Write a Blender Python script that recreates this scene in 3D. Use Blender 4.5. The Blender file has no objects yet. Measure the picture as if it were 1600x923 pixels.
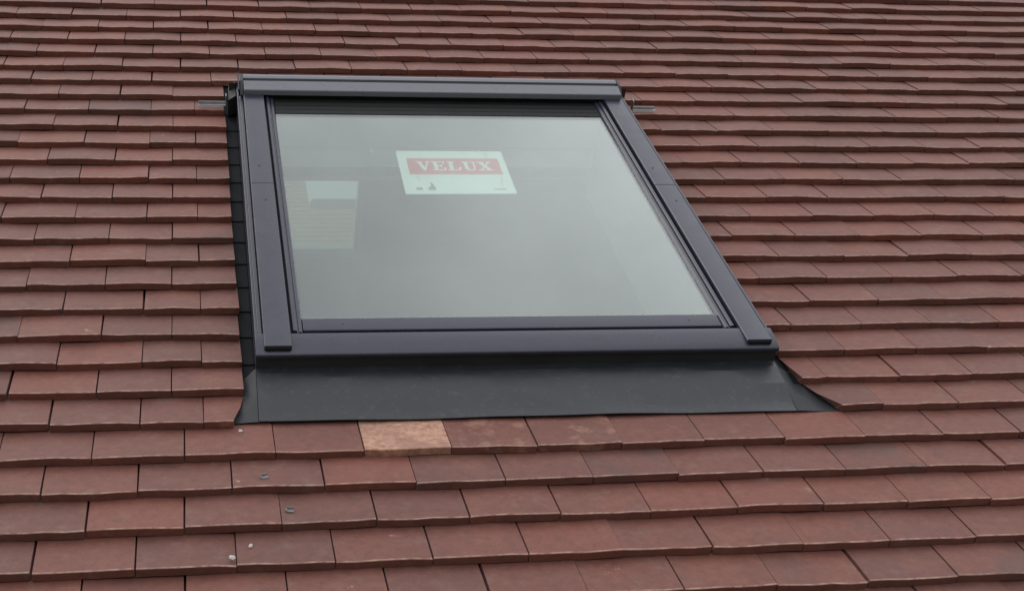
import bpy, bmesh, math, random
from mathutils import Vector, Matrix

# ------------------------------------------------------------------ camera, world, light, exposure
S = bpy.context.scene
PITCH = math.radians(40)
RX = Matrix.Rotation(PITCH, 4, 'X')                    # roof frame (u along the eaves, v up the slope, w off the tiles) -> world
BASE = Matrix.Translation((0, 0, 5.0)) @ RX

def roof_to_world(u, v, w): return BASE @ Vector((u, v, w))

cam_d = bpy.data.cameras.new('camera')
cam = bpy.data.objects.new('camera', cam_d)
S.collection.objects.link(cam)
right = Vector((0.98788921, -0.1369361, 0.07296166))
down = Vector((-0.01095542, -0.53061761, -0.84754052))
fwd = Vector((0.15477364, 0.83647681, -0.5256916))
Rm = Matrix((right, -down, -fwd)).transposed().to_4x4()
cam.matrix_world = BASE @ (Matrix.Translation((0.17127373, -2.06381037, 1.63658698)) @ Rm)
cam_d.sensor_width = 36.0
cam_d.lens = 2203.84 / 1600 * 36.0
cam_d.shift_x = 165.3 / 1600
cam_d.clip_start = 0.05
cam_d.clip_end = 2000
S.camera = cam

CLOUD_SHIFT = (-4.8, -10.8, -13.4)  # unseen cloud pattern, offset picked to brighten the pane's reflection on the right
SUN_EL, SUN_AZ = math.radians(50), math.radians(-50)      # azimuth from +Y towards +X
wd = bpy.data.worlds.new('World'); S.world = wd; wd.use_nodes = True
nt = wd.node_tree; nt.nodes.clear()
wo = nt.nodes.new('ShaderNodeOutputWorld'); bg = nt.nodes.new('ShaderNodeBackground')
sky = nt.nodes.new('ShaderNodeTexSky'); sky.sky_type = 'NISHITA'; sky.sun_disc = False
sky.sun_elevation = SUN_EL; sky.sun_rotation = SUN_AZ; sky.air_density = 1.0; sky.dust_density = 4.0
tc = nt.nodes.new('ShaderNodeTexCoord'); sep = nt.nodes.new('ShaderNodeSeparateXYZ')
nt.links.new(tc.outputs['Generated'], sep.inputs[0])
# a closed layer of cloud: brightest overhead, a third of that at the horizon
mr = nt.nodes.new('ShaderNodeMapRange'); mr.inputs['From Min'].default_value = 0.0; mr.inputs['From Max'].default_value = 1.0
mr.inputs['To Min'].default_value = 4.6; mr.inputs['To Max'].default_value = 8.8
nt.links.new(sep.outputs['Z'], mr.inputs['Value'])
nz = nt.nodes.new('ShaderNodeTexNoise'); nz.inputs['Scale'].default_value = 1.5; nz.inputs['Detail'].default_value = 5
cmap = nt.nodes.new('ShaderNodeMapping'); cmap.inputs['Location'].default_value = CLOUD_SHIFT
nt.links.new(tc.outputs['Generated'], cmap.inputs['Vector']); nt.links.new(cmap.outputs[0], nz.inputs['Vector'])
cm = nt.nodes.new('ShaderNodeMapRange'); cm.inputs['From Min'].default_value = 0.35; cm.inputs['From Max'].default_value = 0.65
cm.inputs['To Min'].default_value = 0.62; cm.inputs['To Max'].default_value = 1.40
nt.links.new(nz.outputs[0], cm.inputs['Value'])
mul = nt.nodes.new('ShaderNodeMath'); mul.operation = 'MULTIPLY'
nt.links.new(mr.outputs[0], mul.inputs[0]); nt.links.new(cm.outputs[0], mul.inputs[1])
cloud = nt.nodes.new('ShaderNodeVectorMath'); cloud.operation = 'SCALE'
cloud.inputs[0].default_value = (0.98, 1.0, 1.01); nt.links.new(mul.outputs[0], cloud.inputs['Scale'])
mx = nt.nodes.new('ShaderNodeMix'); mx.data_type = 'RGBA'; mx.inputs[0].default_value = 0.88
nt.links.new(sky.outputs[0], mx.inputs[6]); nt.links.new(cloud.outputs[0], mx.inputs[7])
nt.links.new(mx.outputs[2], bg.inputs['Color']); bg.inputs['Strength'].default_value = 0.150
nt.links.new(bg.outputs[0], wo.inputs['Surface'])

sd = bpy.data.lights.new('sun', 'SUN'); sd.energy = 0.55; sd.angle = math.radians(44); sd.color = (1.0, 0.97, 0.93)
sun = bpy.data.objects.new('sun', sd); S.collection.objects.link(sun)
sdir = Vector((math.sin(SUN_AZ) * math.cos(SUN_EL), math.cos(SUN_AZ) * math.cos(SUN_EL), math.sin(SUN_EL)))
sun.rotation_euler = sdir.to_track_quat('Z', 'Y').to_euler(); sun.location = (0, 0, 30)

S.view_settings.view_transform = 'Standard'; S.view_settings.look = 'None'
S.view_settings.exposure = 0.0; S.view_settings.gamma = 1.0; S.view_settings.use_curve_mapping = False
S.render.engine = 'CYCLES'
S.cycles.max_bounces = 10; S.cycles.transparent_max_bounces = 16; S.cycles.diffuse_bounces = 5

# ------------------------------------------------------------------ helpers
COL = S.collection
def link(o, parent=None):
    COL.objects.link(o)
    if parent: o.parent = parent
    return o
def mesh_from(name, verts, faces, mat=None, smooth=None, uvs=None):
    me = bpy.data.meshes.new(name); me.from_pydata(verts, [], faces); me.validate()
    bm = bmesh.new(); bm.from_mesh(me); bmesh.ops.recalc_face_normals(bm, faces=bm.faces[:]); bm.to_mesh(me); bm.free()
    if mat: me.materials.append(mat)
    if smooth:
        for p in me.polygons: p.use_smooth = True
        me.set_sharp_from_angle(angle=math.radians(smooth))
    return me
def obj(name, me, parent=None, **props):
    o = bpy.data.objects.new(name, me); link(o, parent)
    for k, v in props.items(): o[k] = v
    return o
def thing(name, label, cat, group=None, M=None):
    o = bpy.data.objects.new(name, None); link(o); o['label'] = label; o['category'] = cat
    o.empty_display_size = 0.1
    if group: o['group'] = group
    if M is not None: o.matrix_world = M
    return o
def finish(bm, name, mat, bevel=0.0, smooth=8):
    bmesh.ops.recalc_face_normals(bm, faces=bm.faces[:])
    if bevel:
        ed = [e for e in bm.edges if len(e.link_faces) == 2 and e.calc_face_angle(0) > 0.5]
        bmesh.ops.bevel(bm, geom=ed, offset=bevel, segments=2, profile=0.6, affect='EDGES', clamp_overlap=True)
    me = bpy.data.meshes.new(name); bm.to_mesh(me); bm.free(); me.materials.append(mat)
    if smooth:
        for p in me.polygons: p.use_smooth = True
        me.set_sharp_from_angle(angle=math.radians(smooth))
    return me
def prism(bm, prof, x0, x1, axis='a', cuts=1, jog=None):
    """profile of (p, h) pairs swept along a (p = b) or along b (p = a)"""
    rings = []
    for i in range(cuts + 1):
        t = x0 + (x1 - x0) * i / cuts
        ring = []
        for p, h in prof:
            dh = jog(t, p) if jog else 0
            ring.append(bm.verts.new((t, p, h + dh) if axis == 'a' else (p, t, h + dh)))
        rings.append(ring)
    n = len(prof)
    for r0, r1 in zip(rings[:-1], rings[1:]):
        for i in range(n):
            j = (i + 1) % n
            bm.faces.new((r0[i], r0[j], r1[j], r1[i]))
    bm.faces.new(rings[0]); bm.faces.new(list(reversed(rings[-1])))
def box(bm, a0, a1, b0, b1, h0, h1):
    prism(bm, [(b0, h0), (b1, h0), (b1, h1), (b0, h1)], a0, a1)
def swept(name, prof, x0, x1, mat, parent, axis='a', bevel=0.0012, cuts=1, jog=None, **props):
    bm = bmesh.new(); prism(bm, prof, x0, x1, axis, cuts, jog)
    return obj(name, finish(bm, name, mat, bevel), parent, **props)
def boxed(name, a0, a1, b0, b1, h0, h1, mat, parent, bevel=0.0012, **props):
    bm = bmesh.new(); box(bm, a0, a1, b0, b1, h0, h1)
    return obj(name, finish(bm, name, mat, bevel), parent, **props)
def slab(name, pts, thick, mat, parent=None, **props):
    """an outline in (x, y) with z per point, given downward thickness"""
    bm = bmesh.new(); top = [bm.verts.new(p) for p in pts]; bot = [bm.verts.new((p[0], p[1], p[2] - thick)) for p in pts]
    bm.faces.new(top); bm.faces.new(list(reversed(bot))); n = len(pts)
    for i in range(n): bm.faces.new((top[i], bot[i], bot[(i + 1) % n], top[(i + 1) % n]))
    return obj(name, finish(bm, name, mat, 0, None), parent, **props)

# ------------------------------------------------------------------ materials
class N:
    def __init__(s, name):
        s.m = bpy.data.materials.new(name); s.m.use_nodes = True; s.t = s.m.node_tree
        s.b = s.t.nodes['Principled BSDF']; s.out = s.t.nodes['Material Output']
    def n(s, typ, **kw):
        x = s.t.nodes.new(typ)
        for k, v in kw.items(): setattr(x, k, v)
        return x
    def l(s, a, b): s.t.links.new(a, b)
    def noise(s, vec, scale, detail=3, rough=0.55):
        x = s.n('ShaderNodeTexNoise'); x.inputs['Scale'].default_value = scale; x.inputs['Detail'].default_value = detail
        x.inputs['Roughness'].default_value = rough
        if vec is not None: s.l(vec, x.inputs['Vector'])
        return x.outputs[0]
    def rng(s, v, a, b, c=0.0, d=1.0, smooth=False):
        x = s.n('ShaderNodeMapRange'); x.inputs['From Min'].default_value = a; x.inputs['From Max'].default_value = b
        x.inputs['To Min'].default_value = c; x.inputs['To Max'].default_value = d
        if smooth: x.interpolation_type = 'SMOOTHSTEP'
        s.l(v, x.inputs['Value']); return x.outputs[0]
    def math(s, op, a, b=None):
        x = s.n('ShaderNodeMath', operation=op)
        for i, v in enumerate((a, b)):
            if v is None: continue
            if isinstance(v, (int, float)): x.inputs[i].default_value = v
            else: s.l(v, x.inputs[i])
        return x.outputs[0]
    def mix(s, fac, a, b, blend='MIX'):
        x = s.n('ShaderNodeMix', data_type='RGBA', blend_type=blend)
        for i, v in ((0, fac), (6, a), (7, b)):
            if isinstance(v, (int, float)): x.inputs[i].default_value = v
            elif isinstance(v, tuple): x.inputs[i].default_value = (*v, 1) if len(v) == 3 else v
            else: s.l(v, x.inputs[i])
        return x.outputs[2]
    def ramp(s, v, stops):
        x = s.n('ShaderNodeValToRGB'); e = x.color_ramp.elements
        while len(e) > len(stops): e.remove(e[-1])
        while len(e) < len(stops): e.new(1.0)
        for el, (p, c) in zip(e, stops): el.position = p; el.color = (*c, 1)
        s.l(v, x.inputs[0]); return x.outputs[0]
    def bump(s, h, strength, dist):
        x = s.n('ShaderNodeBump'); x.inputs['Strength'].default_value = strength; x.inputs['Distance'].default_value = dist
        s.l(h, x.inputs['Height']); s.l(x.outputs[0], s.b.inputs['Normal'])

def tile_material(name, use_attr):
    m = N(name)
    if use_attr:
        a = m.n('ShaderNodeAttribute', attribute_name='tile_tone')
        colv = a.outputs['Color']
    else:
        colv = m.n('ShaderNodeObjectInfo').outputs['Color']
    sp = m.n('ShaderNodeSeparateColor'); m.l(colv, sp.inputs[0])
    r1, r2, kind = sp.outputs[0], sp.outputs[1], sp.outputs[2]
    geo = m.n('ShaderNodeNewGeometry')
    off = m.n('ShaderNodeCombineXYZ'); m.l(m.math('MULTIPLY', r1, 37.0), off.inputs[0]); m.l(m.math('MULTIPLY', r2, 53.0), off.inputs[1])
    pos = m.n('ShaderNodeVectorMath', operation='ADD'); m.l(geo.outputs['Position'], pos.inputs[0]); m.l(off.outputs[0], pos.inputs[1])
    P = pos.outputs[0]
    uv = m.n('ShaderNodeUVMap', uv_map='UVMap'); su = m.n('ShaderNodeSeparateXYZ'); m.l(uv.outputs[0], su.inputs[0])
    base = m.ramp(r1, [(0.0, (0.158, 0.062, 0.049)), (0.25, (0.175, 0.065, 0.051)), (0.5, (0.188, 0.068, 0.052)), (0.78, (0.200, 0.070, 0.052)), (1.0, (0.218, 0.072, 0.051))])
    # cloudy burn marks of the kiln
    burn = m.rng(m.noise(P, 9.0, 4), 0.46, 0.72, 0, 1, True)
    c = m.mix(m.math('MULTIPLY', burn, m.rng(r2, 0.0, 1.0, 0.05, 0.60)), base, (0.118, 0.056, 0.050))
    warm = m.rng(m.noise(P, 6.0, 3), 0.52, 0.75, 0, 1, True)
    c = m.mix(m.math('MULTIPLY', warm, 0.40), c, (0.26, 0.105, 0.068))
    # sanded face
    gr = m.noise(P, 520.0, 2, 0.6)
    c = m.mix(0.55, c, m.ramp(gr, [(0.3, (0.32, 0.32, 0.32)), (0.7, (0.70, 0.70, 0.70))]), 'OVERLAY')
    mid = m.noise(P, 60.0, 4, 0.6)
    c = m.mix(0.48, c, m.ramp(mid, [(0.3, (0.36, 0.36, 0.36)), (0.7, (0.66, 0.66, 0.66))]), 'OVERLAY')
    # dusty grey green bloom
    bl = m.rng(m.noise(P, 22.0, 5, 0.65), 0.56, 0.74, 0, 1)
    c = m.mix(m.math('MULTIPLY', bl, 0.27), c, (0.26, 0.215, 0.18))
    # pale scuffs
    st = m.noise(P, 30.0, 6, 0.7)
    sc = m.math('MULTIPLY', m.rng(st, 0.66, 0.74, 0, 1), m.rng(m.noise(P, 5.0, 1), 0.55, 0.62, 0, 1))
    c = m.mix(m.math('MULTIPLY', sc, 0.7), c, (0.50, 0.36, 0.30))
    # worn pale arris along the tail, its edge highlight put into the colour too (UV y = distance from the tail, front face negative)
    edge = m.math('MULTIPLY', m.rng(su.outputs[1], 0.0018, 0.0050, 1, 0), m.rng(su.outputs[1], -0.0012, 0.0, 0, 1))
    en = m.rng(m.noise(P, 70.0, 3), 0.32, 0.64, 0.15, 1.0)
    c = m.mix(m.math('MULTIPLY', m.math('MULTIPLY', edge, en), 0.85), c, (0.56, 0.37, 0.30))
    # the bright salmon tile, blotched
    bn = m.rng(m.noise(P, 75.0, 5, 0.7), 0.36, 0.60, 0, 1)
    b2 = m.rng(m.noise(P, 16.0, 3, 0.6), 0.38, 0.58, 0, 1)
    sal = m.mix(b2, (0.42, 0.23, 0.175), (0.60, 0.34, 0.235))
    sal = m.mix(m.math('SUBTRACT', 1.0, bn), sal, (0.36, 0.17, 0.12))
    c = m.mix(m.math('GREATER_THAN', kind, 0.9), c, sal)
    # half blotched ones
    hb = m.math('MULTIPLY', m.rng(m.noise(P, 20.0, 5, 0.7), 0.50, 0.62, 0, 1), m.math('MULTIPLY', m.math('GREATER_THAN', kind, 0.4), m.math('LESS_THAN', kind, 0.9)))
    c = m.mix(m.math('MULTIPLY', hb, 0.42), c, (0.46, 0.25, 0.17))
    # blue burnt ones
    bb = m.math('MULTIPLY', m.math('GREATER_THAN', kind, 0.15), m.math('LESS_THAN', kind, 0.4))
    bbn = m.rng(m.noise(P, 11.0, 3), 0.40, 0.60, 0.2, 1, True)
    c = m.mix(m.math('MULTIPLY', m.math('MULTIPLY', bb, bbn), 0.55), c, (0.090, 0.060, 0.060))
    m.l(c, m.b.inputs['Base Color'])
    m.b.inputs['Roughness'].default_value = 0.62
    m.b.inputs['Specular IOR Level'].default_value = 0.38
    m.b.inputs['Sheen Weight'].default_value = 0.11; m.b.inputs['Sheen Roughness'].default_value = 0.5; m.b.inputs['Sheen Tint'].default_value = (1.0, 0.86, 0.84, 1)
    h = m.math('ADD', m.math('MULTIPLY', gr, 0.4), m.math('ADD', m.math('MULTIPLY', mid, 1.0), m.math('MULTIPLY', m.noise(P, 14.0, 3), 2.0)))
    m.bump(h, 0.55, 0.0011)
    return m.m

def paint(name, col, rough=0.4, spec=0.5, var=0.08, bump=0.15, metallic=0.0, dust=0.0, scale=18.0):
    m = N(name); tcn = m.n('ShaderNodeTexCoord'); P = tcn.outputs['Object']
    n1 = m.noise(P, scale, 4, 0.6); n2 = m.noise(P, 400.0, 2, 0.5)
    c = m.mix(m.rng(n1, 0.3, 0.7), tuple(x * (1 - var) for x in col), tuple(x * (1 + var) for x in col))
    if dust:
        d = m.rng(m.noise(P, 55.0, 5, 0.7), 0.55, 0.8)
        c = m.mix(m.math('MULTIPLY', d, dust), c, (0.30, 0.28, 0.26))
    m.l(c, m.b.inputs['Base Color'])
    m.l(m.rng(n1, 0.3, 0.7, rough - 0.05, rough + 0.07), m.b.inputs['Roughness'])
    m.b.inputs['Specular IOR Level'].default_value = spec; m.b.inputs['Metallic'].default_value = metallic
    if bump: m.bump(m.math('ADD', n2, m.math('MULTIPLY', m.noise(P, 3.0, 2), 3.0)), bump, 0.0008)
    return m.m

def glass_material(name, tint, gain=1.0, base=0.0):
    m = N(name); m.t.nodes.remove(m.b)
    tr = m.n('ShaderNodeBsdfTransparent'); tr.inputs[0].default_value = (*tint, 1)
    gl = m.n('ShaderNodeBsdfGlossy'); gl.inputs['Roughness'].default_value = 0.04; gl.inputs[0].default_value = (0.985, 1.0, 0.995, 1)
    g = m.n('ShaderNodeNewGeometry'); dt = m.n('ShaderNodeVectorMath', operation='DOT_PRODUCT')
    m.l(g.outputs['Normal'], dt.inputs[0]); m.l(g.outputs['Incoming'], dt.inputs[1])
    ca = m.math('ABSOLUTE', dt.outputs['Value'])
    sch = m.math('ADD', m.math('MULTIPLY', m.math('POWER', m.math('SUBTRACT', 1.0, ca), 5.0), 0.96), 0.04)
    # both faces of the box stand for the two sheets of the sealed unit
    f = m.math('ADD', m.math('MULTIPLY', sch, gain), base)
    mixs = m.n('ShaderNodeMixShader'); m.l(f, mixs.inputs[0]); m.l(tr.outputs[0], mixs.inputs[1]); m.l(gl.outputs[0], mixs.inputs[2])
    # a very thin film of dust on the outside
    df = m.n('ShaderNodeBsdfDiffuse'); df.inputs[0].default_value = (0.55, 0.57, 0.55, 1)
    P = m.n('ShaderNodeTexCoord').outputs['Object']
    dn = m.rng(m.noise(P, 2.6, 4, 0.6), 0.35, 0.7, 0.03, 0.085)
    m2 = m.n('ShaderNodeMixShader'); m.l(dn, m2.inputs[0]); m.l(mixs.outputs[0], m2.inputs[1]); m.l(df.outputs[0], m2.inputs[2])
    m.l(m2.outputs[0], m.out.inputs['Surface'])
    return m.m

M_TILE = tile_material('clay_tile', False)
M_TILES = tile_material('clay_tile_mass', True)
M_CLAD = paint('grey_lacquered_aluminium', (0.041, 0.039, 0.065), 0.27, 0.6, 0.06, 0.0, 0.0, 0.05)
M_HOOD = paint('hood_aluminium_lightened', (0.175, 0.176, 0.205), 0.30, 0.6, 0.03, 0.0)  # base lightened to stand in for sky reflected along the hood bar
M_FLASH = paint('dark_grey_flashing', (0.036, 0.037, 0.041), 0.45, 0.5, 0.12, 0.25, 0.0, 0.06)
M_APRON = paint('grey_flashing_apron', (0.029, 0.030, 0.037), 0.31, 0.55, 0.14, 0.6, 0.0, 0.16, 7.0)
M_SOAK = paint('dark_side_gutter', (0.009, 0.010, 0.013), 0.7, 0.2, 0.2, 0.2)
M_CORNER = paint('dull_grey_flashing', (0.036, 0.038, 0.043), 0.6, 0.4, 0.14, 0.3, 0.0, 0.12, 9.0)
M_BLACK = paint('black_rubber_seal', (0.012, 0.012, 0.014), 0.6, 0.3, 0.1, 0.1)
M_RIB = paint('dark_ventilation_flap', (0.009, 0.011, 0.011), 0.55, 0.3, 0.1, 0.1)
M_ZINC = paint('galvanised_steel', (0.42, 0.43, 0.45), 0.35, 0.5, 0.15, 0.2, 0.7)
M_WHITE = paint('white_painted_lining', (0.62, 0.64, 0.62), 0.5, 0.4, 0.03, 0.05)
M_LIN = paint('darkened_side_lining', (0.23, 0.24, 0.235), 0.5, 0.4, 0.03, 0.05)  # lining colour darkened to offset the extra light on the side reveals
M_PLASTER = paint('grey_plasterboard', (0.62, 0.62, 0.61), 0.8, 0.2, 0.06, 0.1, scale=2.5)
M_FLOOR = paint('chipboard_floor', (0.24, 0.19, 0.14), 0.7, 0.3, 0.15, 0.2, scale=6)
M_PAPER = paint('white_paper', (0.86, 0.88, 0.86), 0.7, 0.3, 0.02, 0.05)
M_RED = paint('red_print', (0.74, 0.115, 0.12), 0.6, 0.3, 0.10, 0.0)
M_INK = paint('grey_print', (0.22, 0.24, 0.25), 0.6, 0.3, 0.10, 0.0)
M_TAPE = paint('clear_tape', (0.66, 0.71, 0.70), 0.3, 0.5, 0.05, 0.0)
M_MORTAR = paint('pale_mortar_chip', (0.62, 0.57, 0.55), 0.8, 0.2, 0.15, 0.4, scale=200)
M_SCRAP = paint('lead_scrap', (0.26, 0.24, 0.25), 0.55, 0.5, 0.2, 0.3, 0.3, scale=200)
M_UNDER = paint('black_roofing_felt', (0.02, 0.018, 0.018), 0.9, 0.2, 0.2, 0.3)
M_BRICK = paint('red_brick_wall', (0.25, 0.12, 0.08), 0.8, 0.3, 0.2, 0.4, scale=9)
M_GRASS = paint('lawn', (0.06, 0.085, 0.03), 0.9, 0.2, 0.4, 0.5, scale=1.5)
M_PALE = paint('pale_buff_tiles', (0.55, 0.40, 0.29), 0.8, 0.3, 0.2, 0.3, scale=12)
M_SLATE = paint('blue_grey_render', (0.32, 0.35, 0.39), 0.7, 0.3, 0.1, 0.2)
M_GLASS = glass_material('coated_double_glazing', (0.87, 0.94, 0.91), 2.0, 0.05)
M_GLASS2 = glass_material('far_glazing', (0.50, 0.56, 0.53), 1.0, 0.02)

# ------------------------------------------------------------------ ground, house shell
W, G = 0.1665, 0.1                    # tile width with its joint, gauge
U0, U1 = -1.67, 4.6
V_EAVE, V_RIDGE = -1.0, 3.4
ridge = roof_to_world(0, V_RIDGE, -0.06); eave = roof_to_world(0, V_EAVE, -0.06)
slab('ground', [(-120, -120, 0), (120, -120, 0), (120, 140, 0), (-120, 140, 0)], 0.3, M_GRASS, kind='structure')

def wbox(name, x0, x1, y0, y1, z0, z1, mat, parent=None, **props):
    return slab(name, [(x0, y0, z1), (x1, y0, z1), (x1, y1, z1), (x0, y1, z1)], z1 - z0, mat, parent, **props)
yb = 2 * ridge.y - eave.y + 0.0       # far eave
Z_FL = 4.35
wbox('house_wall', U0 + .1, U1 - .1, eave.y + 0.35, eave.y + 0.65, 0.0, eave.z + 0.18, M_BRICK, kind='structure')
wbox('house_wall', U0 + .1, U1 - .1, yb - 0.65, yb - 0.35, 0.0, eave.z + 0.18, M_BRICK, kind='structure')
wbox('room_floor', U0 + .42, U1 - .42, eave.y + 0.66, yb - 0.66, Z_FL - 0.2, Z_FL, M_FLOOR, kind='structure')
def gable(name, x0, x1, mat, inset):
    pts = [(eave.y + 0.35, 0.0), (yb - 0.35, 0.0), (yb - 0.35, eave.z + 0.2), (ridge.y, ridge.z - 0.09), (eave.y + 0.35, eave.z + 0.2)]
    bm = bmesh.new(); prism(bm, pts, x0, x1)
    return obj(name, finish(bm, name, mat, 0, None), None, kind='structure')
gable('gable_wall', U0 - 0.2, U0 + .095, M_BRICK, 0); gable('gable_wall', U1 - .095, U1 + 0.2, M_BRICK, 0)
# plastered inner faces
def inner_gable(x0, x1):
    pts = [(eave.y + 0.7, Z_FL + 0.005), (yb - 0.7, Z_FL + 0.005), (yb - 0.7, eave.z + 0.25), (ridge.y, ridge.z - 0.24), (eave.y + 0.7, eave.z + 0.25)]
    bm = bmesh.new(); prism(bm, pts, x0, x1)
    obj('room_wall', finish(bm, 'room_wall', M_PLASTER, 0, None), None, kind='structure')
inner_gable(U0 + .12, U0 + .16); inner_gable(3.4, 3.44)

# ------------------------------------------------------------------ the roof and its tiles
roof = thing('tiled_roof', 'sloping roof of overlapping red brown clay tiles around the grey framed window', 'roof', M=BASE)
# deck with a rectangular hole below the window
WU0, WV0, WTH = 0.309, 0.256, -0.0058
HA0, HA1, HV0, HV1 = 0.36, 1.36, 0.33, 1.50
for (a0, a1, b0, b1) in ((U0, HA0, V_EAVE, V_RIDGE), (HA1, U1, V_EAVE, V_RIDGE), (HA0 + .0005, HA1 - .0005, V_EAVE, HV0), (HA0 + .0005, HA1 - .0005, HV1, V_RIDGE)):
    boxed('roof_deck', a0, a1, b0, b1, -0.20, -0.062, M_UNDER, roof, 0)
for (a0, a1, b0, b1) in ((U0 + .2, HA0, V_EAVE + .5, V_RIDGE - .1), (HA1, 3.39, V_EAVE + .5, V_RIDGE - .1), (HA0 + .0005, HA1 - .0005, V_EAVE + .5, HV0), (HA0 + .0005, HA1 - .0005, HV1, V_RIDGE - .1)):
    boxed('ceiling_board', a0, a1, b0, b1, -0.215, -0.202, M_PLASTER, roof, 0)

RND = random.Random(11)
T_LEN, T_TH, STEP = 0.265, 0.0172, 0.0193
SL = STEP / G
def tile_geometry(wl, rng, left=None, right=None, nx=5, length=T_LEN):
    """verts, faces and per-vertex uv (x, distance from tail); left/right give the edge at distance v"""
    hump = rng.uniform(-0.0012, 0.0020); tw = rng.uniform(-0.0016, 0.0016); ph = rng.uniform(0, 6.28); am = rng.uniform(0, 0.0006)
    ev = [rng.uniform(-0.0014, 0.0014) for _ in range(nx + 1)]
    rows = [(0.0006, -T_TH, -0.012), (0.0, -0.0016, -0.0016), (0.0014, -0.0001, 0.0008), (0.0042, 0.0, 0.0042), (0.055, 0, 0.055), (0.125, 0, 0.125), (length, 0, length)]
    verts, uvs = [], []
    for ri, (v, dw, uvy) in enumerate(rows):
        for i in range(nx + 1):
            t = i / nx
            l = left(v) if left else 0.0; r = right(v) if right else wl
            u = l + (r - l) * t
            fade = 1.0 - 0.6 * v / length
            w = -SL * v + dw + (hump * 4 * t * (1 - t) + tw * (t - .5) + am * math.sin(t * 9 + ph)) * fade
            w += 0.0018 * math.sin(math.pi * min(v, .2) / .2) * 0.6
            vv = v + (ev[i] if ri < 4 else 0)
            if ri == 0: w = -SL * v + dw + (hump * 4 * t * (1 - t) + tw * (t - .5)) * 0.9
            verts.append((u, vv, w)); uvs.append((u, uvy))
    nb = len(verts)
    for i in (0, nx):                                    # underside at the head
        vx = verts[(len(rows) - 1) * (nx + 1) + i]; verts.append((vx[0], vx[1], vx[2] - T_TH)); uvs.append((vx[0], length))
    f = []
    for r in range(len(rows) - 1):
        for i in range(nx):
            a = r * (nx + 1) + i
            f.append((a, a + 1, a + nx + 2, a + nx + 1))
    R = len(rows)
    lf = [r * (nx + 1) for r in range(R)]; rt = [r * (nx + 1) + nx for r in range(R)]
    f.append(tuple(reversed(lf + [nb]))); f.append(tuple(rt + [nb + 1]))
    f.append(tuple([(R - 1) * (nx + 1) + i for i in range(nx + 1)] + [nb + 1, nb]))
    f.append(tuple([nb, nb + 1] + [i for i in range(nx, -1, -1)]))
    return verts, f, uvs
def tile_mesh(name, geo):
    verts, faces, uvs = geo
    me = bpy.data.meshes.new(name); me.from_pydata(verts, [], faces)
    uvl = me.uv_layers.new(name='UVMap')
    for lp in me.loops: uvl.data[lp.index].uv = uvs[lp.vertex_index]
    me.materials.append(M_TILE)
    for p in me.polygons: p.use_smooth = True
    me.set_sharp_from_angle(angle=math.radians(50))
    return me
NV = 40
variants = [tile_geometry(W - RND.uniform(0.0018, 0.0042), RND) for _ in range(NV)]
variant_mesh = [None] * NV

RIGHT = 1.431
tiles = []           # dict(row, u, geo/variant, cut)
for row in range(-10, 34):
    v = row * G
    off = 0.0 if row % 2 == 0 else 0.507 * W
    k0 = math.ceil((U0 - off) / W)
    k = k0
    while off + (k + 1) * W < U1 + 0.02:
        u = off + k * W; u2 = u + W
        k += 1
        if 1 <= row <= 16:
            start = 0.0 if row % 2 == 0 else 0.507 * W
            if u2 <= start + .02 or u >= RIGHT: pass
            elif u2 > RIGHT + 0.012:
                def rl(vv, row=row, u=u):                    # right-hand cut tile, the two lowest cut on a curve
                    V = row * G + vv
                    if V < 0.30: e = RIGHT + 0.014 * (0.30 - V) / 0.1 if V > 0.2 else RIGHT + 0.014 + 0.047 * ((0.20 - V) / 0.1) ** 1.5
                    else: e = RIGHT
                    return max(e, u) - u
                tiles.append(dict(row=row, u=u, cut='r', geo=tile_geometry(W - .0025, RND, left=rl, nx=3 if u2 - RIGHT < .1 else 4))); continue
            else: continue
        tiles.append(dict(row=row, u=u, cut=None))
    if 1 <= row <= 16:
        def dl(vv, row=row, start=0.0, jit=RND.uniform(-.0015, .0015)):
            V = row * G + vv
            e = 0.2825 + jit
            if row == 1: e = 0.2575 + 0.0265 * min(1.0, vv / 0.095)
            return e - start
        if row % 2 == 0: starts = [0.0, 0.1435]
        else: starts = [0.507 * W, 0.203]
        for i, s0 in enumerate(starts):
            if i == 0: g_ = tile_geometry(starts[1] - starts[0] - RND.uniform(.0016, .003), RND, nx=4)
            else: g_ = tile_geometry(.14, RND, right=(lambda vv, dl=dl, s0=s0: dl(vv, start=s0)), nx=4)
            tiles.append(dict(row=row, u=s0, cut='l', geo=g_))

# place each tile: jitter, tone; then find the 300 that show largest from the camera
C_R = Vector((0.17127373, -2.06381037, 1.63658698)); F = 2203.84
def pix(u, v, w):
    d = Vector((u, v, w)) - C_R; z = d.dot(fwd)
    if z < 0.1: return None
    return (800 - 165.3 + F * d.dot(right) / z, 461.5 + F * d.dot(down) / z)
def clip_area(poly):
    def clip(pl, ins, inter):
        out = []
        for i in range(len(pl)):
            a, b = pl[i - 1], pl[i]
            if ins(b):
                if not ins(a): out.append(inter(a, b))
                out.append(b)
            elif ins(a): out.append(inter(a, b))
        return out
    for ax, val, sg in ((0, 0, 1), (0, 1600, -1), (1, 0, 1), (1, 923, -1)):
        poly = clip(poly, lambda p: (p[ax] - val) * sg >= 0, lambda a, b: tuple(a[j] + (b[j] - a[j]) * (val - a[ax]) / (b[ax] - a[ax] + 1e-9) for j in (0, 1)))
        if len(poly) < 3: return 0
    return abs(sum(poly[i - 1][0] * poly[i][1] - poly[i][0] * poly[i - 1][1] for i in range(len(poly)))) / 2
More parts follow.
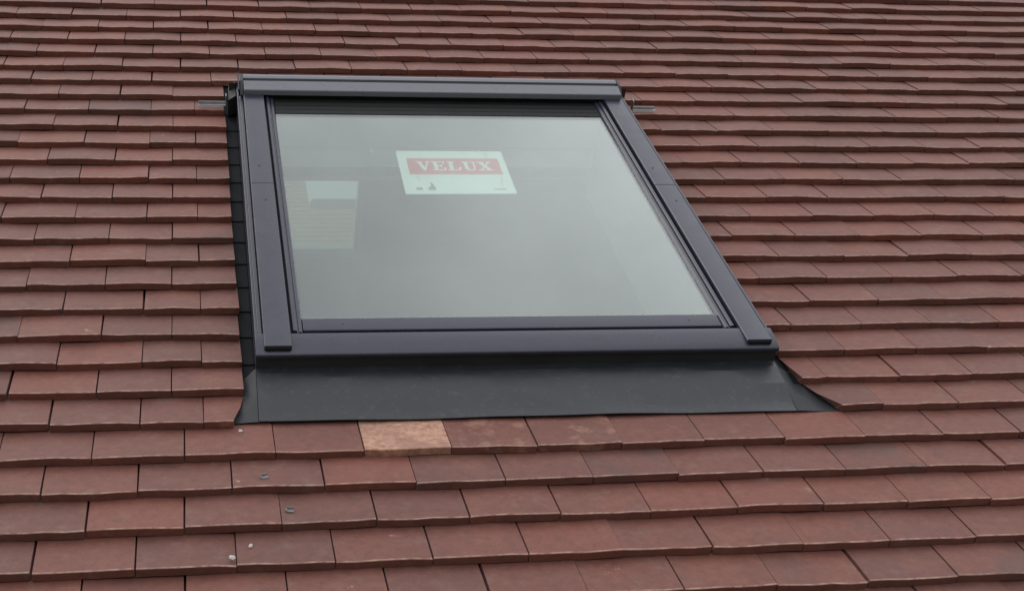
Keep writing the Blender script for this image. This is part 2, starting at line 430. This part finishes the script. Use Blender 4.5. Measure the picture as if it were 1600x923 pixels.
SPECIAL = {(0, 3): 1.0, (0, 5): 0.6, (0, 4): 0.55, (9, -4): 0.5, (-4, 9): 0.3, (-1, 8): 0.3, (0, 5.5): 0.3, (8, 0): 0.3, (15, -1): 0.3, (22, -3): 0.3, (-1, 5): 0.3}
for t in tiles:
    row, u = t['row'], t['u']
    k = round(u / W - (0 if row % 2 == 0 else 0.507))
    t['kind'] = SPECIAL.get((row, k), 0.0) if t['cut'] is None else 0.0
    rr = RND.random()
    if t['kind'] == 0.0: t['kind'] = 0.3 if rr < 0.018 else (0.5 if rr > 0.994 else 0.0)
    if row >= 10 and u > 1.2 and rr < .05: t['kind'] = 0.0
    t['tone'] = (RND.random(), RND.random())
    t['loc'] = (u + RND.uniform(-.0009, .0009) + 0.001, row * G + RND.uniform(-.0026, .0026), RND.uniform(0, .0012))
    t['rot'] = (RND.uniform(-.003, .003), RND.uniform(-.010, .010) * (1 if t['cut'] is None else .6), RND.uniform(-.006, .006))
    if t['cut'] is None: t['var'] = RND.randrange(NV); wdt = W
    else: wdt = max(x[0] for x in t['geo'][0])
    hid = 1 <= row <= 16 and 0.3 < u < 1.3
    c4 = [pix(u, row * G, 0), pix(u + wdt, row * G, 0), pix(u + wdt, row * G + G, -STEP), pix(u, row * G + G, -STEP)]
    t['area'] = 0 if (None in c4) else clip_area(c4)
order = sorted(range(len(tiles)), key=lambda i: -tiles[i]['area'])
single = set(order[:300])
bv, bf, buv, btone = [], [], [], []
for i, t in enumerate(tiles):
    geo = t.get('geo') or variants[t['var']]
    Mx = Matrix.LocRotScale(Vector(t['loc']), __import__('mathutils').Euler(t['rot']), None)
    if i in single:
        if t['cut'] is None:
            if variant_mesh[t['var']] is None: variant_mesh[t['var']] = tile_mesh('tile', geo)
            me = variant_mesh[t['var']]
        else: me = tile_mesh('cut_tile', geo)
        o = bpy.data.objects.new('tile', me); link(o, roof); o.matrix_local = Mx
        o.color = (t['tone'][0], t['tone'][1], t['kind'], 1)
        if t['kind'] == 1.0: o['label'] = 'bright salmon orange blotched tile just under the flashing apron'
    else:
        n0 = len(bv)
        for p in geo[0]:
            q = Mx @ Vector(p); bv.append((q.x, q.y, q.z))
        buv += geo[2]
        for f in geo[1]:
            bf.append(tuple(n0 + x for x in f)); btone.append((t['tone'][0], t['tone'][1], t['kind'], 1))
me = bpy.data.meshes.new('roof_tiles'); me.from_pydata(bv, [], bf)
uvl = me.uv_layers.new(name='UVMap')
at = me.attributes.new('tile_tone', 'FLOAT_COLOR', 'CORNER')
for p in me.polygons:
    p.use_smooth = True
    for li in p.loop_indices:
        uvl.data[li].uv = buv[me.loops[li].vertex_index]; at.data[li].color = btone[p.index]
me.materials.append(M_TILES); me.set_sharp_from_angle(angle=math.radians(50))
obj('roof_tiles', me, roof, kind='stuff')

# the far slope of the roof, with a rooflight in it
Ry = Matrix.Translation(roof_to_world(0, V_RIDGE, -0.06)) @ Matrix.Rotation(math.pi, 4, 'Z') @ RX   # u -> -x, v up towards the ridge
far = thing('far_roof_slope', 'plastered far slope of the loft seen dimly through the glass', 'ceiling', M=Ry)
fa0, fa1 = -0.990, -0.15
def slope_v(y): return -(y - ridge.y) / math.cos(PITCH)
fv1, fv0 = slope_v(3.505) + .01, slope_v(3.945) - .01
for (a0, a1, b0, b1) in ((-U1, fa0, -4.4, -.14), (fa1, -U0, -4.4, -.14), (fa0 + .0005, fa1 - .0005, -4.4, fv0), (fa0 + .0005, fa1 - .0005, fv1, -.14)):
    boxed('roof_panel', a0, a1, b0, b1, -0.030, 0.0, M_PLASTER, far, 0)
boxed('ridge_board', -U1, -U0, -0.139, 0.03, -0.18, 0.0, M_PLASTER, far, 0)
boxed('ridge_tile', -U1, -U0, -0.13, 0.13, 0.03, 0.05, M_SLATE, far, 0)
fw = far
boxed('window_frame', fa0, fa0 + .032, fv0, fv1, -.022, .03, M_WHITE, fw)
boxed('window_frame', fa1 - .022, fa1, fv0, fv1, -.022, .03, M_WHITE, fw)
boxed('window_frame', fa0 + .023, fa1 - .023, fv0, fv0 + .045, -.022, .03, M_WHITE, fw)
boxed('window_frame', fa0 + .023, fa1 - .023, fv1 - .022, fv1, -.022, .03, M_WHITE, fw)
boxed('pane', fa0 + .0225, fa1 - .0225, fv0 + .02, fv1 - .01, -.012, -.008, M_GLASS2, fw, 0)

# neighbouring roof seen through both panes
nb = thing('neighbouring_roof', 'pale buff tiled roof glimpsed through the far rooflight', 'roof', M=Matrix.Translation((0, 12.0, 6.91)))
wbox('wall', -8, 9, 0.4, 5.2, -6.91, 0.0, M_BRICK, nb)
NR = 0
for r in range(34):
    y0 = r * 0.10 * math.cos(.7); z0 = r * 0.10 * math.sin(.7)
    x1 = 9 if r < 19 else 1.62
    bm = bmesh.new(); prism(bm, [(y0, z0), (y0 - .003, z0 + .022), (y0 + .12, z0 + .022 + .085), (y0 + .12, z0 + .06)], -8, x1)
    obj('tile_course', finish(bm, 'tile_course', M_PALE, 0, None), nb)
wbox('parapet', 1.65, 9, 1.54, 1.8, -1.0, 1.40, M_SLATE, nb)

# ------------------------------------------------------------------ the roof window
WM = BASE @ Matrix.Translation((WU0, WV0, 0)) @ Matrix.Rotation(WTH, 4, 'Z')
win = thing('roof_window', 'dark grey framed roof window with large pale reflecting pane set into the tiled roof', 'roof window', M=WM)
A = 1.092
# flashing at the foot
def wob(t, p): return 0.0011 * math.sin(t * 9.1 + p * 30) + 0.0007 * math.sin(t * 23 + p * 61)
def apron_prof(b_end, drop=0.0):
    pts = [(0.004, 0.0090), (-0.006, 0.0072), (-0.014, 0.0078), (-0.030, 0.0060), (-0.070, 0.0005), (-0.098, -0.0055), (-0.118, -0.0096), (-0.132, -0.0112), (b_end, -0.0115)]
    return [(b, h - drop) for b, h in pts] + [(b, h - drop - .0022) for b, h in reversed(pts)]
swept('flashing_apron', apron_prof(-0.1450), 0.0005, A - .0008, M_APRON, win, bevel=0, cuts=40, jog=lambda t, p: wob(t, p) * (1.2 if p < -.02 else .3))
def corner(a_in, a_out, n=10):
    # starts level with the apron and dips under the neighbouring tiles
    src = apron_prof(-0.1450)[:9]; bm = bmesh.new(); rows = []
    for i in range(n + 1):
        t = i / n; a = a_in + (a_out - a_in) * t; k = min(1.0, abs(a - a_in) / 0.045); k = k * k * (3 - 2 * k)
        top = []
        for b, h in src:
            wd_ = .024 + .046 * min(1.0, max(0.0, (-.050 - b) / .095)); k = min(1.0, abs(a - a_in) / wd_)
            low = max(-SL * (b + WV0) + .0046, -.0205)
            top.append((a, b, (h - .001) * (1 - k) + min(h - .001, low) * k))
        ring = [bm.verts.new(p) for p in top] + [bm.verts.new((p[0], p[1], p[2] - .0012)) for p in reversed(top)]
        rows.append(ring)
    for r0, r1 in zip(rows[:-1], rows[1:]):
        for i in range(len(r0)):
            j = (i + 1) % len(r0); bm.faces.new((r0[i], r0[j], r1[j], r1[i]))
    bm.faces.new(rows[0]); bm.faces.new(list(reversed(rows[-1])))
    obj('flashing_corner', finish(bm, 'flashing_corner', M_CORNER, 0, 50), win)
corner(-.0005, -.085); corner(A + .0005, A + .16)
boxed('flashing_upstand', 0.0, A, 0.0035, 0.010, -0.02, 0.0475, M_FLASH, win, .0008)
# side gutters and soakers
for side in (0, 1):
    for r in range(1, 18):
        b0 = r * G - WV0 + 0.045; b1 = b0 + G - .003
        if b0 < -0.06: continue
        v0 = r * G + .014; b0 = v0 - WV0; b1 = b0 + .112
        pr = [(b0, -.0212), (b0, -.0196), (b1, -.0222), (b1, -.0234)]
        if side == 0: swept('soaker', pr, -0.040, -0.0010, M_SOAK, win, bevel=0)
        else: swept('soaker', pr, A + .001, A + .075, M_SOAK, win, bevel=0)
for a0, a1 in ((0.0, 0.0055), (A - .0055, A)):
    boxed('side_flashing', a0, a1, 0.0105, 1.30, -0.03, 0.048, M_CLAD, win, .001)
for a0, a1 in ((0.0060, 0.0145), (A - .0145, A - .006)):
    boxed('side_flashing', a0, a1, 0.0105, 1.235, -0.03, 0.0475, M_CLAD, win, .001)
# frame body under the covers, opening left for the glass
for a0, a1 in ((0.0150, 0.0855), (1.0165, A - .015)):
    boxed('frame', a0, a1, 0.0108, 1.299, -0.12, 0.040, M_BLACK, win, 0)
boxed('frame', 0.086, 1.016, 0.0108, 0.098, -0.12, 0.022, M_BLACK, win, 0)
boxed('frame', 0.086, 1.016, 1.175, 1.299, -0.12, 0.030, M_BLACK, win, 0)
# foot cover
swept('bottom_cover', [(-0.0040, 0.0370), (-0.0040, 0.0435), (-0.0020, 0.0455), (0.0050, 0.0480), (0.0140, 0.0502), (0.0260, 0.0522), (0.0420, 0.0536), (0.0590, 0.0542), (0.0625, 0.0520), (0.0640, 0.0400), (0.0, 0.0395)], -0.001, A + .001, M_CLAD, win, bevel=.0010)
# side covers in two lengths
def cover(a0, a1, b0, b1, end):
    bm = bmesh.new(); prism(bm, [(a0, .0445), (a0, .0570), (a0 + .0015, .0590), (a1 - .0015, .0590), (a1, .0570), (a1, .0445)], b0, b1, 'b')
    return obj('side_cover', finish(bm, 'side_cover', M_CLAD, .0008), win)
for a0, a1 in ((0.0165, 0.0715), (1.0245, 1.0785)):
    cover(a0, a1, 0.0085, 0.7045, True); cover(a0, a1, 0.7060, 1.236, False)
    boxed('cover_end_cap', a0 + .003, a1 - .003, 0.0050, 0.0083, .0450, .0560, M_BLACK, win, .0005)
# sash: side profiles with two ridges
def ridge_pair(sgn, x):
    P_ = [(0, .030), (0, .0500), (.0015, .0515), (.0075, .0515), (.009, .0500), (.0095, .0455), (.012, .0450), (.013, .0480), (.0185, .0480), (.020, .0465), (.0225, .0405), (.0225, .030)]
    return [(x + sgn * a, h) for a, h in P_]
swept('sash_side', ridge_pair(1, .0772), 0.074, 1.225, M_CLAD, win, 'b', bevel=.0004)
swept('sash_side', ridge_pair(-1, 1.0195), 0.074, 1.225, M_CLAD, win, 'b', bevel=.0004)
swept('sash_bottom', [(.0860, .0225), (.0850, .0420), (.0865, .0440), (.1275, .0452), (.1290, .0435), (.1290, .0225)], 0.1000, 0.9966, M_CLAD, win, bevel=.0006)
swept('glazing_bead', [(0.1292, .030), (0.1292, .0422), (0.1345, .0412), (0.1345, .030)], 0.1000, 0.9966, M_ZINC, win, bevel=0)
# head of the sash: stepped dark ventilation strips
for i in range(4):
    b0 = 1.141 + i * .024
    swept('ventilation_strip', [(b0, .034), (b0, .0415 + i * .0006), (b0 + .017, .0440 + i * .0006), (b0 + .0225, .0420), (b0 + .0225, .034)], 0.1, .9966, M_RIB, win, bevel=.0005)
# hood
swept('hood', [(1.2200, .0580), (1.2200, .0715), (1.2215, .0735), (1.2620, .0815), (1.2635, .0800), (1.2640, .0680), (1.2765, .0680), (1.2760, .0830), (1.2890, .0850), (1.3000, .0835), (1.3010, -.02), (1.2600, -.02), (1.2600, .0560)], 0.0180, 1.0725, M_HOOD, win, bevel=.0006)
for s, a0 in ((0, 0.0095), (1, 1.0735)):
    swept('hood_end_cap', [(1.226, .030), (1.226, .0560), (1.2370, .0650), (1.2600, .0825), (1.2970, .0845), (1.3020, -.02), (1.2400, -.02)], a0, a0 + .0075, M_FLASH, win, bevel=.0008)
swept('hood_clip', [(1.2380, .0570), (1.2385, .0660), (1.2950, .0870), (1.2955, .0780)], 0.0025, 0.0065, M_CLAD, win, bevel=.0005)
# head flashing, running up under the tiles, and the dark corner piece on the left
swept('head_flashing', [(1.3025, .050), (1.3025, .056), (1.32, .020), (1.42, -.012), (1.42, -.018), (1.305, .005)], -0.02, A + .02, M_FLASH, win, bevel=0)
slab('head_corner', [(-0.024, 1.2450, .030), (-0.003, 1.2450, .044), (-0.003, 1.335, .046), (-0.021, 1.335, .030)], .050, M_BLACK, win)
slab('head_corner', [(A + .003, 1.2450, .040), (A + .012, 1.2450, .026), (A + .012, 1.335, .026), (A + .003, 1.335, .040)], .050, M_BLACK, win)
# screws
def screw(a, b, h, r=.0028):
    bm = bmesh.new()
    bmesh.ops.create_cone(bm, cap_ends=True, segments=12, radius1=r, radius2=r * .7, depth=.0016, matrix=Matrix.Translation((a, b, h + .0006)))
    bmesh.ops.create_cone(bm, cap_ends=True, segments=6, radius1=r * .35, radius2=r * .35, depth=.0004, matrix=Matrix.Translation((a, b, h + .0014)))
    obj('screw', finish(bm, 'screw', M_CLAD, 0), win)
for a, b, h in ((.0407, .7978, .0590), (.0480, .6219, .0590), (1.0449, .7966, .0590), (1.055, .6219, .0590), (.182, .108, .0440), (.93, .108, .0440)): screw(a, b, h)
# pane, sitting in the sash
boxed('pane', .0990, .9976, .1346, 1.1408, .0360, .0400, M_GLASS, win, 0)
# inside of sash and frame
for a0, a1, b0, b1 in ((.0860, .0985, .0985, 1.172), (.9985, 1.0160, .0985, 1.172)):
    boxed('inner_frame', a0, a1, b0, b1, -.080, .0350, M_LIN, win, .0008)
boxed('inner_frame', .0990, .9980, .0985, .1240, -.12, .0350, M_WHITE, win, .0008)
boxed('inner_frame', .0990, .9980, 1.142, 1.1745, -.060, .0335, M_SLATE, win, .0008)
boxed('lining', .075, 1.030, 1.176, 1.19, -.135, -.1205, M_WHITE, win, .0008)
boxed('inner_frame', .0990, .9980, 1.146, 1.1745, -.120, -.0605, M_WHITE, win, .0008)
for a in (.36, .66): boxed('blind_clip', a, a + .008, 1.128, 1.1455, -.105, -.064, M_WHITE, win, .0005)

for a0, a1 in ((.0720, .0975), (.9995, 1.0300)):
    boxed('lining', a0, a1, .0990, 1.175, -.2160, -.0812, M_LIN, win, 0)
# brackets reaching out over the tiles on both sides
def bracket(a_out, a_in, b, h0, label):
    bm = bmesh.new(); lo, hi = min(a_out, a_in), max(a_out, a_in)
    box(bm, lo, hi, b - .0070, b + .0070, h0, h0 + .0016)
    box(bm, lo, hi, b + .0048, b + .0069, h0 + .0016, h0 + .0080)
    e = .0022 if a_in > a_out else -.0022
    box(bm, min(a_in, a_in + e), max(a_in, a_in + e), b - .008, b + .010, h0 + .0001, h0 + .030)
    obj('fixing_bracket', finish(bm, 'fixing_bracket', M_ZINC, .0003), win, label=label)
bracket(-0.104, -0.030, 1.268, .006, 'galvanised bracket lying over the tiles left of the hood')
bracket(1.195, 1.128, 1.268, .006, 'galvanised bracket lying over the tiles right of the hood')

# ------------------------------------------------------------------ sheet of paper behind the glass
pap = thing('paper_notice', 'white paper sheet with red VELUX box stuck behind the window glass', 'notice', M=WM @ Matrix.Translation((.3935, .6975, .0340)))
def flat(name, pts, h, th, mat, parent=pap):
    return slab(name, [(x, y, h) for x, y in pts], th, mat, parent)
PW, PH = .2795, .2385
flat('sheet', [(0, 0), (PW, .004), (PW + .0035, PH), (.0045, PH - .001)], 0, .0004, M_PAPER)
R0, R1, Q0, Q1 = .0245, .2640, .1060, .1960
flat('red_box', [(R0, Q0), (R1, Q0 + .002), (R1 + .001, Q1), (R0 + .002, Q1 - .001)], .0004, .0003, M_RED)
# slab-serif capitals, drawn as polygons in a 1 x 1 cell
def rect(x0, y0, x1, y1): return [(x0, y0), (x1, y0), (x1, y1), (x0, y1)]
GL = {
 'V': [[(.08, .92), (.36, .92), (.56, .28), (.50, 0), (.40, 0)], [(.50, 0), (.47, .16), (.72, .92), (.84, .92), (.56, 0)], rect(0, .90, .42, 1), rect(.62, .90, .95, 1)],
 'E': [rect(.12, .08, .38, .92), rect(0, 0, .90, .10), rect(0, .90, .88, 1), rect(.38, .45, .66, .56), rect(.60, .34, .68, .67), [(.90, 0), (.78, 0), (.74, .10), (.82, .32), (.92, .32)], [(.88, 1), (.76, 1), (.72, .90), (.80, .70), (.90, .70)]],
 'L': [rect(.12, .08, .40, .92), rect(0, 0, .88, .10), rect(0, .90, .54, 1), [(.88, 0), (.72, 0), (.68, .10), (.80, .38), (.92, .38)]],
 'U': [rect(.12, .24, .38, .92), rect(0, .90, .50, 1), rect(.62, .90, .98, 1), rect(.74, .24, .86, .92), [(.12, .24), (.38, .24), (.46, .12), (.56, .11), (.56, 0), (.38, 0), (.22, .06)], [(.86, .24), (.74, .24), (.68, .14), (.56, .11), (.56, 0), (.68, .01), (.80, .08)]],
 'X': [[(.10, .92), (.40, .92), (.90, .08), (.60, .08)], [(.74, .92), (.86, .92), (.26, .08), (.14, .08)], rect(0, .90, .48, 1), rect(.60, .90, .96, 1), rect(0, 0, .38, .10), rect(.50, 0, 1, .10)],
}
LX0, LX1, LY0, LY1 = .0485, .2460, .1275, .1765
cw = (LX1 - LX0) / 5
for i, ch in enumerate('VELUX'):
    bm = bmesh.new()
    for j, pl in enumerate(GL[ch]):
        z = .0006 + j * .00006
        vs = [bm.verts.new((LX0 + cw * (i + x * .95), LY0 + (LY1 - LY0) * y, z)) for x, y in pl]
        vb = [bm.verts.new((v.co.x, v.co.y, .00041)) for v in vs]
        bm.faces.new(vs)
        for q in range(len(vs)): bm.faces.new((vs[q], vb[q], vb[(q + 1) % len(vs)], vs[(q + 1) % len(vs)]))
    obj('letter', finish(bm, 'letter', M_PAPER, 0, None), pap)
flat('small_print', rect(.030, .022, .046, .034), .0004, .0003, M_INK)
flat('small_print', [(.060, .022), (.080, .022), (.079, .034), (.074, .060), (.069, .060), (.070, .040), (.062, .038)], .0004, .0003, M_INK)
flat('small_print', rect(.226, .024, .256, .029), .0004, .0003, M_INK)
flat('tape_mark', [(.040, .072), (.047, .070), (.044, .104), (.038, .104)], .0004, .0003, M_TAPE)
flat('tape_mark', [(.246, .040), (.252, .040), (.262, .104), (.256, .104)], .0004, .0003, M_TAPE)
flat('tape_mark', [(.236, .200), (.242, .200), (.243, .230), (.236, .230)], .0004, .0003, M_TAPE)

# ------------------------------------------------------------------ crumbs lying on the tiles
def crumb(name, label, u, v, w, size, mat, seed, group):
    rg = random.Random(seed); bm = bmesh.new()
    bmesh.ops.create_icosphere(bm, subdivisions=1, radius=1.0)
    for vt in bm.verts:
        s = rg.uniform(.72, 1.15)
        vt.co = Vector((vt.co.x * size[0] * s, vt.co.y * size[1] * s, vt.co.z * size[2] * rg.uniform(.8, 1.1)))
    me = finish(bm, name, mat, 0, None)
    o = obj(name, me); o['label'] = label; o['category'] = 'crumb' if 'crumb' in name else 'scrap'; o['group'] = group
    o.matrix_world = BASE @ Matrix.Translation((u, v, w)) @ Matrix.Rotation(rg.uniform(0, 3), 4, 'Z')
    return o
def tile_w(v): 
    f = (v / G) % 1.0
    return -SL * f * G + .0012
gM, gS = 'crumbs of mortar on the tiles', 'metal scraps on the tiles'
crumb('mortar_crumb', 'pale mortar crumb just below the left end of the flashing apron', .272, .083, tile_w(.083) + .003, (.0056, .0046, .0030), M_MORTAR, 1, gM)
crumb('mortar_crumb', 'small pale crumb right of the tile joint, upper of the two lowest', .277, -.243, tile_w(-.243) + .003, (.0064, .0038, .0028), M_MORTAR, 2, gM)
crumb('mortar_crumb', 'largest pale crumb resting on the tile joint, lowest of all', .244, -.281, tile_w(-.281) + .004, (.0062, .0068, .0044), M_MORTAR, 3, gM)
def scrap(label, u, v, w, rz, seed):
    bm = bmesh.new()
    prism(bm, [(-.0045, 0), (.0045, 0), (.0045, .0010), (-.0035, .0012)], -.0070, .0070, 'a')
    prism(bm, [(.0030, .0012), (.0046, .0012), (.0052, .0046), (.0040, .0046)], -.0066, .0070, 'a')
    box(bm, -.0072, -.0052, -.0040, .0030, .0013, .0035)
    o = obj('metal_scrap', finish(bm, 'metal_scrap', M_SCRAP, .0003), None)
    o['label'] = label; o['category'] = 'scrap'; o['group'] = gS
    o.matrix_world = BASE @ Matrix.Translation((u, v, w)) @ Matrix.Rotation(rz, 4, 'Z')
scrap('folded grey metal scrap on the second full tile row below the apron', .309, -.067, tile_w(-.067) + .0022, .25, 4)
scrap('grey metal scrap beside a tile joint, third tile row below the apron', .349, -.159, tile_w(-.159) + .0022, -.15, 5)
